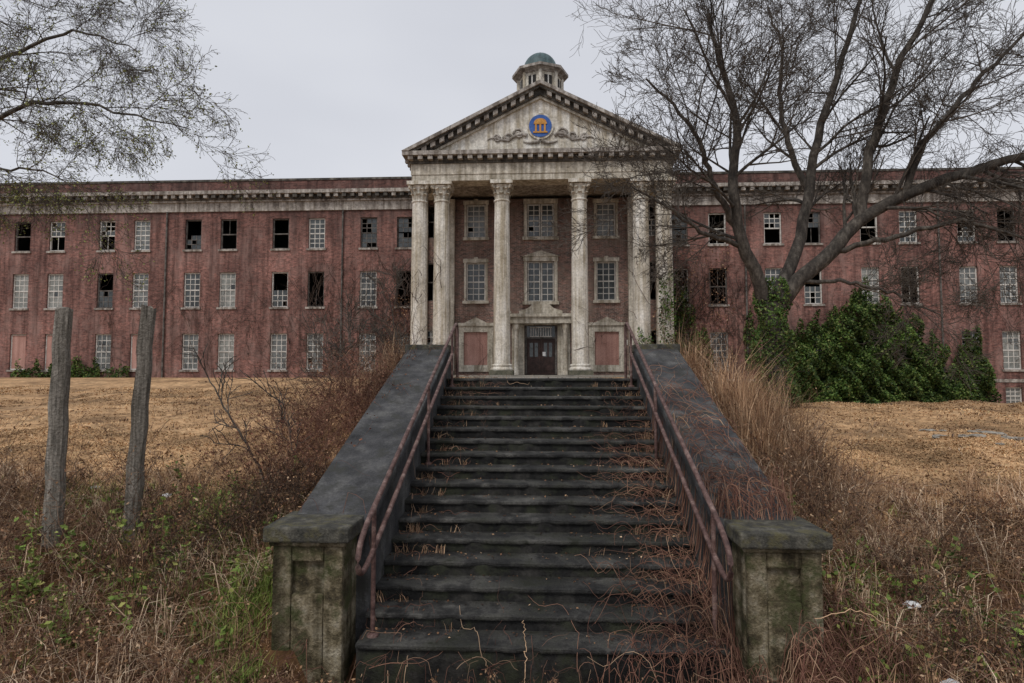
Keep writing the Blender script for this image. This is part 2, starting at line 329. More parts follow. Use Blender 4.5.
def window(b,cx,z0,z1,w,y,style,nc=3,nr=3):
    x0,x1=cx-w/2,cx+w/2; fr='framed' if (style=='dark' and random.random()<.7) else 'frame'; yf=y+.10; t=.075
    b.box(x0,x0+t,yf,yf+.1,z0,z1,fr); b.box(x1-t,x1,yf,yf+.1,z0,z1,fr)
    b.box(x0+t,x1-t,yf,yf+.1,z1-t,z1,fr); b.box(x0+t,x1-t,yf,yf+.1,z0,z0+t,fr)
    if style=='board':
        b.box(x0+t,x1-t,yf+.02,yf+.06,z0+t,z1-t,'board'); return
    zm=(z0+z1)/2
    if style!='dark' or random.random()<.6: b.box(x0+t,x1-t,yf+.01,yf+.09,zm-.04,zm+.04,fr)
    halves=[(z0+t,zm-.04),(zm+.04,z1-t)]
    base=random.choice(['g1','g1','g3']) if style=='white' else random.choice(['g2','g1','g2'])
    for hi,(a,c) in enumerate(halves):
        if style=='dark':
            r=random.random()
            if r<.5: continue
            if r<.75:
                b.box(cx-.015,cx+.015,yf+.03,yf+.05,a,c,fr); continue
        iw=(x1-x0-2*t)/nc; ih=(c-a)/nr; bw=.023
        for i in range(1,nc): b.box(x0+t+i*iw-bw,x0+t+i*iw+bw,yf+.022,yf+.058,a,c,fr)
        for j in range(1,nr): b.box(x0+t,x1-t,yf+.024,yf+.056,a+j*ih-bw,a+j*ih+bw,fr)
        for i in range(nc):
            for j in range(nr):
                q=random.random()
                if style=='dark': k='g2' if q<.7 else None
                else: k=base if q<.94 else ('g1' if q<.97 else ('g2' if q<.988 else None))
                if k:
                    dy=random.uniform(0,.004)
                    b.box(x0+t+i*iw+bw+.001,x0+t+(i+1)*iw-bw-.001,yf+.036+dy,yf+.042+dy,a+j*ih+.001,a+(j+1)*ih-.001,k)
cent=[10.15,16.1,22.1,28.1,34.05,40.05]
sty={-1:{0:('grid','dark','dark'),1:('grid','grid','dark'),2:('white','dark','grid'),3:('white','dark','dark'),4:('white','white','dark'),5:('white','grid','dark'),
 6:('board','white','white'),7:('white','dark','dark'),8:('board','white','dark'),9:('board','white','dark')},
 1:{0:('dark','dark','dark'),1:('grid','dark','dark'),2:('grid','grid','dark'),3:('white','dark','dark'),4:('grid','white','dark'),5:('grid','dark','grid'),
 6:('grid','white','dark'),7:('white','white','dark'),8:('white','grid','dark'),9:('white','dark','dark')}}
for sx in (-1,1):
    b=B(); wn=B(); tr=B()
    ops=[]
    i=0
    for c in cent:
        for d in (-1.22,1.22):
            x=sx*(c+d)
            for r,(z0,z1) in enumerate(rows):
                ops.append((x-.56,x+.56,z0,z1))
                window(wn,x,z0+.002,z1-.002,1.116,WY,sty[sx].get(i,('grid','dark','dark'))[r])
                tr.box(x-.66,x+.66,WY-.09,WY+.09,z0-.13,z0-.002,'frieze')
                tr.box(x-.6,x+.6,WY-.012,WY+.05,z1+.002,z1+.16,'brick')
            if sx>0:
                ops.append((x-.5,x+.5,.9,2.0)); window(wn,x,.902,1.998,.996,WY,'grid',3,2)
            i+=1
    xa,xb=(7.6,45); x0,x1=(xa,xb) if sx>0 else (-xb,-xa)
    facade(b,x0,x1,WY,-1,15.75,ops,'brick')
    b.box(sx*45,sx*44.7,WY+.01,52,-1,15.75,'brick'); b.box(x0,x1,52,52.3,-1,15.75,'brick')
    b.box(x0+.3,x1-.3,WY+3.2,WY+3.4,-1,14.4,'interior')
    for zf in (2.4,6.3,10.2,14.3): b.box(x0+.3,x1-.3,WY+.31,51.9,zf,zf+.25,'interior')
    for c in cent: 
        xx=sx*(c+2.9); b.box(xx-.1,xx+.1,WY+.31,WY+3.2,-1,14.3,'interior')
    b.box(x0,x1,WY+.31,52,14.6,14.75,'roof')
    b.make('wing_walls',bd); wn.make('wing_windows',bd)
    tr.box(x0,x1,WY-.1,WY+.2,13.7,14.3,'frieze'); tr.box(x0,x1,WY-.22,WY+.1,14.3,14.42,'frieze')
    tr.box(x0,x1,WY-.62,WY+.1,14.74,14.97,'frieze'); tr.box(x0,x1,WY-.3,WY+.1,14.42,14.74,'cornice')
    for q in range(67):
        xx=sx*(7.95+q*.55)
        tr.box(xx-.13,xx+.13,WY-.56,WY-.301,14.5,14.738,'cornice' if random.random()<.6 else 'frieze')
    tr.box(x0,x1,WY-.05,WY+.35,15.76,15.9,'cornice')
    tr.box(x0,x1,WY-.05,WY+.02,2.3,2.5,'frieze')
    for q in (13.1,25.1,37): tr.lathe([(.06,-.5),(.06,13.7)],sx*q,WY-.1,'framed',8)
    tr.box(sx*30,sx*31.2,43,44,14.75,16.3,'brick'); tr.box(sx*17,sx*17.5,42,42.6,14.75,16.4,'framed')
    tr.make('wing_cornice_and_sills',bd)
b=B(); wn=B(); tr=B()
ops=[(-.82,.82,rows[1][0]-.05,rows[1][1]+.05),(-.82,.82,rows[2][0],rows[2][1]),(-.98,.98,2.76,5.75)]
for x in (-3.95,3.95):
    ops+=[(x-.58,x+.58,*rows[1]),(x-.58,x+.58,*rows[2]),(x-.72,x+.72,3.35,5.35)]
for x in (-6.6,6.6): ops+=[(x-.4,x+.4,*r) for r in rows]
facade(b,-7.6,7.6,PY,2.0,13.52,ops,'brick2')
for sx in (-1,1): b.box(sx*7.6,sx*7.3,PY+.31,45,-1,13.52,'brick')
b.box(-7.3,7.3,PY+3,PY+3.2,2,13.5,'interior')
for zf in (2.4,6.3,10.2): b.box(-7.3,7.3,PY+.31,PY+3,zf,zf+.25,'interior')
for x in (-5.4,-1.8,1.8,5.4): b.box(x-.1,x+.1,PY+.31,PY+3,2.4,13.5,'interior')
b.make('pavilion_walls',bd)
for x in (-3.95,3.95):
    for (z0,z1),s in zip(rows[1:],('grid','grid')):
        window(wn,x,z0+.002,z1-.002,1.156,PY,s)
        for a in (-1,1): tr.box(x+a*.585,x+a*.72,PY-.06,PY+.05,z0,z1,'stone')
        tr.box(x-.78,x+.78,PY-.09,PY+.05,z1,z1+.24,'stone'); tr.box(x-.8,x+.8,PY-.14,PY+.09,z0-.17,z0-.002,'stone')
        tr.box(x-.12,x+.12,PY-.13,PY-.09,z1-.02,z1+.32,'stone')
    tr.box(x-1.06,x-.722,PY-.1,PY+.1,2.95,5.35,'stone'); tr.box(x+.722,x+1.06,PY-.1,PY+.1,2.95,5.35,'stone')
    tr.box(x-1.06,x+1.06,PY-.1,PY+.1,5.352,5.72,'stone'); tr.box(x-1.15,x+1.15,PY-.2,PY+.1,5.722,5.9,'stone')
    tr.box(x-.72,x+.72,PY-.08,PY+.1,2.95,3.35,'stone')
    tr.box(x-.72,x+.72,PY+.03,PY+.12,3.352,5.35,'board')
    tr.prism([(x-.7,5.905),(x+.7,5.905),(x,6.25)],PY-.12,PY+.05,'stone')
for x in (-6.6,6.6):
    for z0,z1 in rows: window(wn,x,z0+.002,z1-.002,.796,PY,'dark',3,3)
for (z0,z1),s in zip([(rows[1][0]-.05,rows[1][1]+.05),rows[2]],('grid','grid')):
    for a in (-1,1): window(wn,a*.41,z0+.002,z1-.002,.78,PY,s,2,3)
    tr.box(-1.02,-.822,PY-.08,PY+.1,z0,z1,'stone'); tr.box(.822,1.02,PY-.08,PY+.1,z0,z1,'stone')
    tr.box(-1.05,1.05,PY-.12,PY+.1,z1+.001,z1+.28,'stone'); tr.box(-1.1,1.1,PY-.18,PY+.09,z0-.2,z0-.002,'stone')
tr.prism([(-1.15,9.935),(1.15,9.935),(0,10.3)],PY-.18,PY+.05,'stone')
wn.make('pavilion_windows',bd)
for sx in (-1,1):
    tr.box(sx*1.0,sx*1.75,PY-.12,PY+.1,2.76,5.8,'stone')
    tr.lathe([(.2,2.76),(.2,2.95),(.15,3.0),(.15,3.05),(.125,5.4),(.15,5.45),(.2,5.55),(.2,5.82)],sx*1.45,PY-.45,'column',16)
tr.box(-1.85,1.85,PY-.72,PY+.1,5.82,6.2,'stone'); tr.box(-1.98,1.98,PY-.85,PY+.1,6.2,6.38,'stone')
tr.box(-1.0,1.0,PY-.1,PY+.1,5.752,5.82,'stone')
tr.prism([(-1.3,6.385),(-1.3,6.6),(-.8,6.75),(-.5,7.0),(.5,7.0),(.8,6.75),(1.3,6.6),(1.3,6.385)],PY-.3,PY+.05,'stone')
b=B()
b.box(-.97,-.85,PY+.1,PY+.25,2.8,5.74,'framed'); b.box(.85,.97,PY+.1,PY+.25,2.8,5.74,'framed')
b.box(-.85,.85,PY+.1,PY+.25,4.95,5.05,'framed'); b.box(-.85,.85,PY+.19,PY+.21,5.05,5.72,'g2')
for i in range(9): b.box(-.6+i*.15-.025,-.6+i*.15+.025,PY+.12,PY+.15,5.11,5.6,'frame')
b.box(-.66,.66,PY+.11,PY+.16,5.6,5.67,'frame'); b.box(-.66,.66,PY+.11,PY+.16,5.055,5.11,'frame')
for sx in (-1,1):
    b.box(sx*.01,sx*.84,PY+.18,PY+.23,2.8,4.94,'door')
    b.box(sx*.14,sx*.72,PY+.15,PY+.18,3.0,3.6,'door'); 
    for q in (-1,1): b.box(sx*.43+q*.15-.1,sx*.43+q*.15+.1,PY+.165,PY+.18,3.85,4.7,'g2')
b.box(.1,.28,PY+.155,PY+.162,3.9,4.15,'paper')
b.make('entrance_door',bd)
tr.box(4.95,5.2,PY-.04,PY-.001,4.55,4.85,'frame')
for sx in (-1,1):
    for xx in (5.55,7.2): tr.box(sx*(xx-.3),sx*(xx+.3),PY-.22,PY-.001,2.76,13.5,'stone')
    tr.box(sx*1.8,sx*2.8,PY-.05,PY-.001,6.5,6.62,'stone')
tr.make('pavilion_stonework',bd)
b=B(); b.box(-7.7,7.7,31.9,PY-.001,1.8,2.75,'path'); b.box(-3,3,31.5,31.9,1.8,2.67,'path'); b.make('portico_floor',bd)
for x in (-6.78,-5.53,-2.15,2.15,5.53,6.78):
    b=B(); r=.47
    b.box(x-.66,x+.66,CY-.66,CY+.66,2.751,3.0,'plinth')
    b.lathe([(.6,3.0),(.64,3.06),(.6,3.14),(.53,3.18),(.53,3.22),(.57,3.26),(.55,3.33),(.49,3.36)],x,CY,'column',28)
    b.lathe([(r*(1-.12*(t**1.8)),3.36+t*9.0) for t in np.linspace(0,1,9)],x,CY,'column',80,flute=.03,nf=20)
    b.lathe([(.42,12.36),(.46,12.4),(.46,12.46),(.40,12.5),(.40,12.9),(.46,13.1),(.56,13.26)],x,CY,'column',24)
    for row,(zb,rr,hh) in enumerate(((12.48,.41,.38),(12.72,.42,.42))):
        for i in range(8):
            a=2*math.pi*(i+.5*row)/8; ca,sa=math.cos(a),math.sin(a); w=.13
            pr=[(rr,zb,1),(rr+.03,zb+hh*.6,1.1),(rr+.13,zb+hh*.95,.8),(rr+.17,zb+hh*.8,.4)]
            vs=[]
            for q,zz,ww in pr:
                for t in (-1,1): vs.append((x+q*ca-t*w*ww*sa,CY+q*sa+t*w*ww*ca,zz))
            b.add(vs,[(0,1,3,2),(2,3,5,4),(4,5,7,6)],'stone')
    for i in range(4):
        a=math.pi/4+i*math.pi/2; ca,sa=math.cos(a),math.sin(a)
        cx,cy=x+.62*ca,CY+.62*sa; n=12
        vs=[(cx-t*.06*sa+.13*math.cos(2*math.pi*j/n)*ca,cy+t*.06*ca+.13*math.cos(2*math.pi*j/n)*sa,13.2+.13*math.sin(2*math.pi*j/n)) for t in (-1,1) for j in range(n)]
        b.add(vs,[tuple(range(n)),tuple(range(2*n-1,n-1,-1))]+[(j,(j+1)%n,n+(j+1)%n,n+j) for j in range(n)],'stone')
    b.box(x-.62,x+.62,CY-.62,CY+.62,13.3,13.5,'column')
    b.make('portico_column',bd,0)
b=B(); EX=7.15
b.box(-EX,EX,CY-.5,CY+.55,13.502,13.85,'stone'); b.box(-EX-.04,EX+.04,CY-.54,45,13.85,14.45,'stone')
for sx in (-1,1): b.box(sx*EX,sx*(EX-1),CY+.55,45,13.503,13.85,'stone')
b.box(-EX+1,EX-1,CY+.55,PY+.3,13.75,13.848,'frieze')
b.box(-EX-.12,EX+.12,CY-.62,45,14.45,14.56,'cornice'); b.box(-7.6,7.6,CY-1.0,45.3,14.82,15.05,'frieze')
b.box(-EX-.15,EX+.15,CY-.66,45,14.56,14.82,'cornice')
for i in range(27):
    x=-7.15+i*.55; b.box(x-.13,x+.13,CY-.94,CY-.661,14.6,14.818,'frieze')
for sx in (-1,1):
    for i in range(20):
        y=CY-.3+i*.6; b.box(sx*(EX+.151),sx*(EX+.4),y-.13,y+.13,14.6,14.818,'frieze')
ZA=18.88; ZE=15.052; EXX=7.62
def rk(sx,o0,o1,y0,y1,k):
    xf=lambda o:EXX*(1-o/(ZA-ZE))
    b.prism([(0,ZA-o0),(sx*xf(o0),ZE),(sx*xf(o1),ZE),(0,ZA-o1)],y0,y1,k)
for sx in (-1,1):
    rk(sx,0,.2,CY-1.05,CY+.1,'frieze'); rk(sx,.2,.34,CY-.92,CY+.1,'cornice'); rk(sx,.34,.68,CY-.66,CY+.1,'cornice'); rk(sx,.68,.82,CY-.56,CY+.1,'stone')
    for i in range(1,15):
        t=i/15; cx=EXX*t*.97; zt=ZA-(ZA-ZE)*(cx/EXX)-.345
        if zt-.25<ZE: continue
        w=.13; sl=(ZA-ZE)/EXX
        b.prism([(sx*(cx-w),zt+w*sl),(sx*(cx+w),zt-w*sl),(sx*(cx+w),zt-w*sl-.24),(sx*(cx-w),zt+w*sl-.24)],CY-.88,CY-.661,'frieze')
b.prism([(-6.2,ZE),(6.2,ZE),(0,ZA-.7)],CY-.4,CY-.1,'column')
b.make('pediment_and_entablature',bd)
b=B()
for sx in (-1,1):
    b.prism([(0,ZA-.02),(sx*EXX,ZE),(sx*(EXX-.4),ZE),(0,ZA-.25)],CY+.1,46,'roof')
b.prism([(-6.9,ZE),(6.9,ZE),(0,ZA-.3)],45.2,45.5,'brick')
b.make('gable_roof',bd)
b=B(); cz=16.5; yy=CY-.4; q=.82
b.disc(0,cz,yy-.1,yy,.9*q,'column',40); b.disc(0,cz,yy-.14,yy-.1,.76*q,'blue',40); 
for x in (-.3,0,.3): b.box((x-.06)*q,(x+.06)*q,yy-.18,yy-.14,cz-.4*q,cz+.1*q,'gold')
b.box(-.48*q,.48*q,yy-.185,yy-.14,cz-.5*q,cz-.4*q,'gold'); b.box(-.44*q,.44*q,yy-.185,yy-.14,cz+.1*q,cz+.2*q,'gold')
arc=[(.42*q*math.cos(t),cz+.2*q+.3*q*math.sin(t)) for t in np.linspace(0,math.pi,15)]
b.prism(arc,yy-.18,yy-.14,'gold')
b.make('tympanum_seal',bd)
parts=[]
for sx in (-1,1):
    for cx0,cz0,r0,dr in ((1.2,16.1,.3,1),(1.8,15.95,.27,-1),(2.4,15.85,.22,1)):
        t=np.linspace(0,3*math.pi,30); r=r0*(1-t/t[-1]*.8)
        parts.append(tube_arrays(np.stack([sx*(cx0+r*np.cos(t*dr)),np.full(30,yy-.04),cz0+r*np.sin(t*dr)],1)[None],np.full((1,30),.06),6))
    t=np.linspace(0,1,30)
    parts.append(tube_arrays(np.stack([sx*(.75+t*2.2),np.full(30,yy-.04),16.0-.25*t+.12*np.sin(t*9)],1)[None],(.09*(1-t)+.03)[None],6))
    parts.append(tube_arrays(np.stack([sx*(.05+t*.9),np.full(30,yy-.05),15.68-.1*np.sin(t*3)],1)[None],(.09*(1-t)+.03)[None],6))
V,F=merge(parts); arr_mesh('tympanum_garland',V,F,M['frieze'],bd,True)
b=B(); cx,cy=0,38.5
b.lathe([(1.55,17.0),(1.55,20.9)],cx,cy,'stone',8,smooth=False)
b.lathe([(1.55,20.6),(1.75,20.7),(1.75,20.85),(1.6,20.9)],cx,cy,'frieze',8,smooth=False)
b.lathe([(1.42,20.9),(1.42,22.1)],cx,cy,'stone',8,smooth=False)
for i in range(8):
    a=math.pi/8+i*math.pi/4; ca,sa=math.cos(a),math.sin(a); R=1.335
    vs=[(cx+R*ca-t*.26*sa,cy+R*sa+t*.26*ca,z) for t,z in ((-1,21.05),(1,21.05),(1,21.85),(-1,21.85))]; b.add(vs,[(0,1,2,3)],'interior')  # dark panel on the outer face, shade of a lantern opening as colour
    R2=R+.02; vs=[(cx+R2*ca-t*.04*sa,cy+R2*sa+t*.04*ca,z) for t,z in ((-1,21.05),(1,21.05),(1,21.85),(-1,21.85))]; b.add(vs,[(0,1,2,3)],'frame')
    a2=i*math.pi/4; b.lathe([(.12,20.9),(.12,22.1)],cx+1.42*math.cos(a2),cy+1.42*math.sin(a2),'column',8)
b.lathe([(1.45,22.05),(1.6,22.15),(1.85,22.25),(1.85,22.42),(1.3,22.5),(1.15,22.52)],cx,cy,'frieze',8,smooth=False)
b.lathe([(1.12,22.5),(1.12,22.75)],cx,cy,'cornice',24)
b.lathe([(1.15,22.75)]+[(1.1*math.cos(t),22.78+1.05*math.sin(t)) for t in np.linspace(0,math.pi/2,9)],cx,cy,'dome',24)
b.lathe([(.1,23.75),(.1,23.9),(.02,24.0)],cx,cy,'dome',8)
b.make('cupola',bd)
# ---------------------------------------------------------------- wooden posts
for (xb,yb_,xt,zt,w) in ((-5.82,7.0,-5.80,3.57,.10),(-4.98,7.15,-4.84,3.58,.095)):
    zb=float(H(xb,yb_))-.3; V=[];n=14
    for i in range(n):
        t=i/(n-1); cx=xb+(xt-xb)*t+.012*math.sin(i*2.1); z=zb+(zt-zb)*t; ww=w*(1-.12*t)+random.uniform(-.004,.004)
        for q in range(8):
            a=.25+.1*t+q*math.pi/4; rr=ww*(1.15 if q%2 else 1.0)
            V.append((cx+rr*math.cos(a),yb_+rr*math.sin(a),z+(random.uniform(-.04,.04) if i==n-1 else 0)))
    me=bpy.data.meshes.new('wooden_post')
    F=[(i*8+q,i*8+(q+1)%8,(i+1)*8+(q+1)%8,(i+1)*8+q) for i in range(n-1) for q in range(8)]+[tuple((n-1)*8+q for q in range(8))]
    me.from_pydata(V,[],F); me.materials.append(M['wood']); me.update(); add_obj('wooden_post',me)
# ---------------------------------------------------------------- trees
def growbranch(out,p,d,L,r,lv,maxlv,cfg):
    n=6; pts=[p]; dd=Vector(d); q=Vector(p)
    for i in range(n-1):
        wv=cfg['wander']*(1+.25*lv)
        dd=(dd+Vector((random.gauss(0,wv),random.gauss(0,wv),random.gauss(0,wv)+cfg['up'][min(lv,4)]))).normalized()
        q=q+dd*(L/(n-1)); pts.append(tuple(q))
    r1=max(r*.35,cfg['rmin']); out.setdefault((n,5 if r>.04 else (4 if r>.015 else 3)),[]).append((pts,[r+(r1-r)*i/(n-1) for i in range(n)]))
    if lv<maxlv:
        k=cfg['k'][min(lv,len(cfg['k'])-1)]
        for c in range(k):
            t=(c+random.uniform(.2,1))/k; t=.15+.85*t; t=min(t,1)
            f=t*(n-1); i=min(int(f),n-2); fr=f-i
            P=Vector(pts[i]).lerp(Vector(pts[i+1]),fr); T=(Vector(pts[i+1])-Vector(pts[i])).normalized()
            ax=T.cross(Vector((random.gauss(0,1),random.gauss(0,1),random.gauss(0,1)))).normalized()
            ang=random.uniform(.35,.95); nd=(T*math.cos(ang)+ax*math.sin(ang)).normalized()
            rr=(r+(r1-r)*t)*random.uniform(.5,.75)
            growbranch(out,tuple(P),nd,L*random.uniform(.45,.78)*(1.1-.4*t),max(rr,cfg['rmin']),lv+1,maxlv,cfg)
    elif 'tips' in out: out['tips'].append(pts[-1]); out['tips'].append(pts[3])
def resample(p,n):
    p=np.array(p,float); d=np.r_[0,np.cumsum(np.linalg.norm(np.diff(p,axis=0),axis=1))]
    t=np.linspace(0,d[-1],n); return np.stack([np.interp(t,d,p[:,i]) for i in range(3)],1)
def limb(out,pts,r0,r1,nch,Lc,lv,maxlv,cfg,t0=.2):
    n=20; q=resample(pts,n); 
    for _ in range(2): q[1:-1]=(q[:-2]+q[1:-1]*2+q[2:])/4
    q[1:-1]+=rng.normal(0,.035 if r0>.05 else .012,(n-2,3))
    rad=np.linspace(r0,r1,n); out.setdefault((n,10),[]).append((q.tolist(),rad.tolist()))
    for c in range(nch):
        t=t0+(1-t0)*(c+random.random())/nch; f=t*(n-1); i=min(int(f),n-2)
        P=q[i]+(q[i+1]-q[i])*(f-i); T=Vector(q[i+1]-q[i]).normalized()
        ax=T.cross(Vector((random.gauss(0,1),random.gauss(0,1),random.gauss(0,1)))).normalized(); ang=random.uniform(.5,1.1)
        nd=(T*math.cos(ang)+ax*math.sin(ang)).normalized()
        rr=(r0+(r1-r0)*t)*random.uniform(.3,.5)
        growbranch(out,tuple(P),nd,Lc*random.uniform(.6,1.25),max(min(rr,.07),cfg['rmin']*1.5),lv,maxlv,cfg)
def make_tree(name,out,mat,leafmat=None,lsize=.05,lfrac=.6):
    par=empty(name); parts=[];fine=[]
    for key,lst in out.items():
        if key=='tips': continue
        n,s=key; (parts if s>=5 else fine).append(tube_arrays([a[0] for a in lst],[a[1] for a in lst],s))
    V,F=merge(parts); arr_mesh('trunk_and_limbs',V,F,M['bark'],par,True)
    V,F=merge(fine); arr_mesh('twigs',V,F,M['bark2'],par,True)
    if leafmat:
        tp=np.array(out['tips']); tp=tp[rng.random(len(tp))<lfrac*np.clip(2.1-(tp[:,2]-6)*.27,.2,1.8)]; tp=tp+rng.normal(0,.05,tp.shape)
        V,F=leaf_arrays(tp,lsize); arr_mesh('leaves',V,F,leafmat,par)
    return par
def TP(px,py,y): return ((px-541)/600*y*.985,y,EYE+(375-py)/600*y*1.02)
def W(lst): return [TP(a,c,d) for a,c,d in lst]
cfg=dict(wander=.09,up=[.03,.03,.03,.03,.02],k=[7,7,6,5],rmin=.0065)
out={}
limb(out,W([(776,410,20),(775,370,20),(770,335,20),(772,305,20)]),.40,.28,0,2,1,3,cfg)
limb(out,W([(771,315,20),(755,275,19.8),(738,240,19.6),(736,190,19.4),(742,140,19.3),(735,95,19),(722,50,19),(715,15,19)]),.24,.05,13,3.4,1,4,cfg,.25)
limb(out,W([(738,230,19.6),(715,180,19),(700,140,18.6),(672,100,18.3),(650,80,18)]),.11,.03,11,2.6,1,4,cfg)
limb(out,W([(742,250,19.7),(700,235,19.2),(665,205,18.8),(635,190,18.5)]),.09,.02,9,2.2,1,4,cfg)
limb(out,W([(774,312,20),(800,280,20),(835,255,20),(862,222,20),(905,200,19.6),(960,182,19.2),(1030,160,18.8),(1090,150,18.5)]),.28,.09,13,3.0,1,4,cfg,.3)
limb(out,W([(775,300,20),(800,250,20.4),(812,200,20.8),(818,150,21),(838,100,21),(852,50,21),(870,0,21)]),.22,.07,13,3.4,1,4,cfg,.25)
limb(out,W([(862,222,20),(868,170,20),(885,120,19.8),(905,70,19.5),(935,20,19.3),(955,-30,19)]),.18,.06,12,3.2,1,4,cfg,.15)
limb(out,W([(905,200,19.6),(925,150,19.2),(960,110,19),(1000,70,18.8),(1040,30,18.5)]),.12,.04,11,3.0,1,4,cfg,.15)
limb(out,W([(812,200,20.8),(790,150,21),(785,100,21.4),(790,50,21.6),(775,10,22)]),.12,.03,11,3.0,1,4,cfg,.15)
limb(out,W([(795,285,20),(850,285,19.4),(900,300,19),(935,318,18.6)]),.08,.02,8,2.0,1,4,cfg,.3)
limb(out,W([(835,255,20),(900,240,19),(960,225,18.4),(1030,250,18)]),.10,.03,9,2.4,1,4,cfg,.3)
make_tree('bare_tree',out,None)
cfg2=dict(wander=.11,up=[.0,-.03,-.04,-.05,-.06],k=[6,6,6,5],rmin=.0042)
out={'tips':[]}
def W2(lst): return [((px-541)/600*d*1.03,d,EYE+(375-py)/600*d*1.03) for px,py,d in lst]
limb(out,W2([(-150,470,14.5),(-150,300,14.5),(-140,180,14.5),(-130,60,14.5),(-100,-80,14.5)]),.4,.2,4,3,1,3,cfg2,.5)
limb(out,W2([(-140,190,14.5),(-60,130,14),(0,95,13.6),(60,92,13.3),(120,108,13),(185,125,12.8)]),.09,.010,17,1.6,1,4,cfg2,.3)
limb(out,W2([(-140,120,14.5),(-60,60,14.2),(20,30,14),(60,15,13.8),(100,28,13.6),(130,45,13.5)]),.085,.010,14,1.6,1,4,cfg2,.3)
limb(out,W2([(-140,240,14.5),(-70,180,14),(-10,160,13.4),(35,165,13),(65,185,12.8)]),.07,.010,14,1.5,1,4,cfg2,.3)
limb(out,W2([(-130,60,14.5),(-60,0,15),(0,-30,15),(70,-30,15),(110,-10,15)]),.08,.014,10,1.7,1,4,cfg2,.3)
make_tree('bare_tree',out,None,M['lichenleaf'],.05,.35)
# ---------------------------------------------------------------- ivy
def wallivy(cols,y,n,size,thick):
    C=[]
    for x,zt,w,zb in cols:
        m=int(n*2*w*(zt-zb)); xx=x+rng.uniform(-w,w,m); u=rng.random(m)
        top=zt-.35*np.abs((xx-x)/w)**3*(zt-zb)*.6+.35*np.sin(xx*5.3+x)+.25*np.sin(xx*11)
        zz=zb+(top-zb)*u**.9
        th=thick*(1-.5*u)*(1+.55*np.sin(xx*2.6)*np.sin(zz*2.1+x)+.2*np.sin(xx*6.1+zz*5))
        keep=rng.random(m)<(.55+.45*np.sin(xx*3.7+1)*np.sin(zz*3.1+xx))**.7+.12
        xx,zz,th=xx[keep],zz[keep],th[keep]
        C.append(np.stack([xx,y-rng.random(len(xx))**.35*np.abs(th)-.05,zz],1))
    return leaf_arrays(np.concatenate(C),size)
f=lambda px:(px-541)/600*38.0*.975
g=lambda py:EYE+(375-py)/600*38.0
V,F=wallivy([(f(800),g(328),1.0,-.1),(f(822),g(320),1.3,-.1),(f(846),g(308),1.2,-.1),(f(864),g(286),.8,1),(f(880),g(300),1.2,0),(f(903),g(314),1.3,-.1),(f(925),g(338),1.2,-.1),(f(842),g(350),2.8,-.2),(f(890),g(345),2.8,-.2),(f(932),g(365),1.2,-.2)],WY,620,.15,1.5)
arr_mesh('wall_ivy',V,F,M['ivy'])
V,F=wallivy([(f(962),g(348),.6,-.1),(f(974),g(330),.6,-.1),(f(984),g(358),.6,-.1),(f(955),g(378),.8,-.1)],WY,620,.15,.8)
arr_mesh('wall_ivy',V,F,M['ivy'])
V,F=wallivy([(-31.5,3.7,1.2,2.4),(-30.2,3.5,.9,2.4),(-28,3.2,.8,2.4),(-34,3.3,1.0,2.4)],WY,600,.14,.8)
arr_mesh('wall_ivy',V,F,M['ivy'])
V,F=wallivy([(8.6,9.5,.5,3),(9.2,8.0,.7,2),(8.4,6,.7,2),(10.3,5.5,.6,1.5),(13.2,6.5,.35,3),(16.9,6,.3,2)],WY,320,.14,.35)
arr_mesh('wall_ivy',V,F,M['ivy'])
V,F=wallivy([(6.78,8.5,.45,2.8),(5.6,5.2,.4,2.8)],CY-.45,220,.12,.25)
arr_mesh('column_ivy',V,F,M['ivy'])
N=7500; t=rng.random(N)**1.2; a=rng.uniform(0,2*np.pi,N); zz=1.7+t*4.2
rr=.36+.32*(1-t)*rng.random(N)+.12*np.sin(zz*4+a*2)+.1*rng.random(N)
V,F=leaf_arrays(np.stack([7.62-.05*t+rr*np.cos(a),20+rr*np.sin(a)*.9,zz],1),.09)
arr_mesh('trunk_ivy',V,F,M['ivy'])
def wallvines(n,xr,y,z0,z1,rad=.02):
    P=[];R=[]
    for _ in range(n):
        x=rng.uniform(*xr); z=rng.uniform(z0,z0+(z1-z0)*.6); d=rng.normal(0,.5); pts=[]
        for i in range(12):
            pts.append((x,y-rng.uniform(.03,.12),z)); d+=rng.normal(0,.35); d*=.85; x+=.3*d; z+=rng.uniform(.05,.5)*(1 if rng.random()<.85 else -.6)
            z=min(z,z1)
        P.append(pts);R.append(np.linspace(rad,rad*.35,12))
    return tube_arrays(P,np.array(R),3)
parts=[wallvines(170,(-15.5,-8.2),WY,2,13.5,.015),wallvines(100,(-30,-16),WY,2,11,.013),wallvines(150,(8,14),WY,1,14,.018),wallvines(100,(14,34),WY,0,12,.014),
       wallvines(40,(-6,6),PY,2.8,9,.011),wallvines(45,(-9.7,-7.7),WY-.2,2,13.6,.03),wallvines(50,(7.7,9.7),WY-.2,2,13.6,.03)]
for x,k in ((-6.78,5),(-5.53,3),(5.53,7),(6.78,14),(2.15,2)): 
    parts.append(wallvines(k,(x-.45,x+.45),CY-.45,2.8,13,.02))
V,F=merge(parts); arr_mesh('wall_vines',V,F,M['wallvine'])
lf=[]
for x0,x1,y,z0,z1,n in ((-10.2,-7.8,WY-.15,2.6,8,2600),(7.8,12,WY-.2,2,11,3000),(6.2,7.4,CY-.4,3,7,500),(-15,-11,WY-.1,2.5,5,500)):
    x=rng.uniform(x0,x1,n); z=z0+(z1-z0)*rng.random(n)**1.9; lf.append(np.stack([x+.3*np.sin(z*2),np.full(n,y)-.1*rng.random(n),z],1))
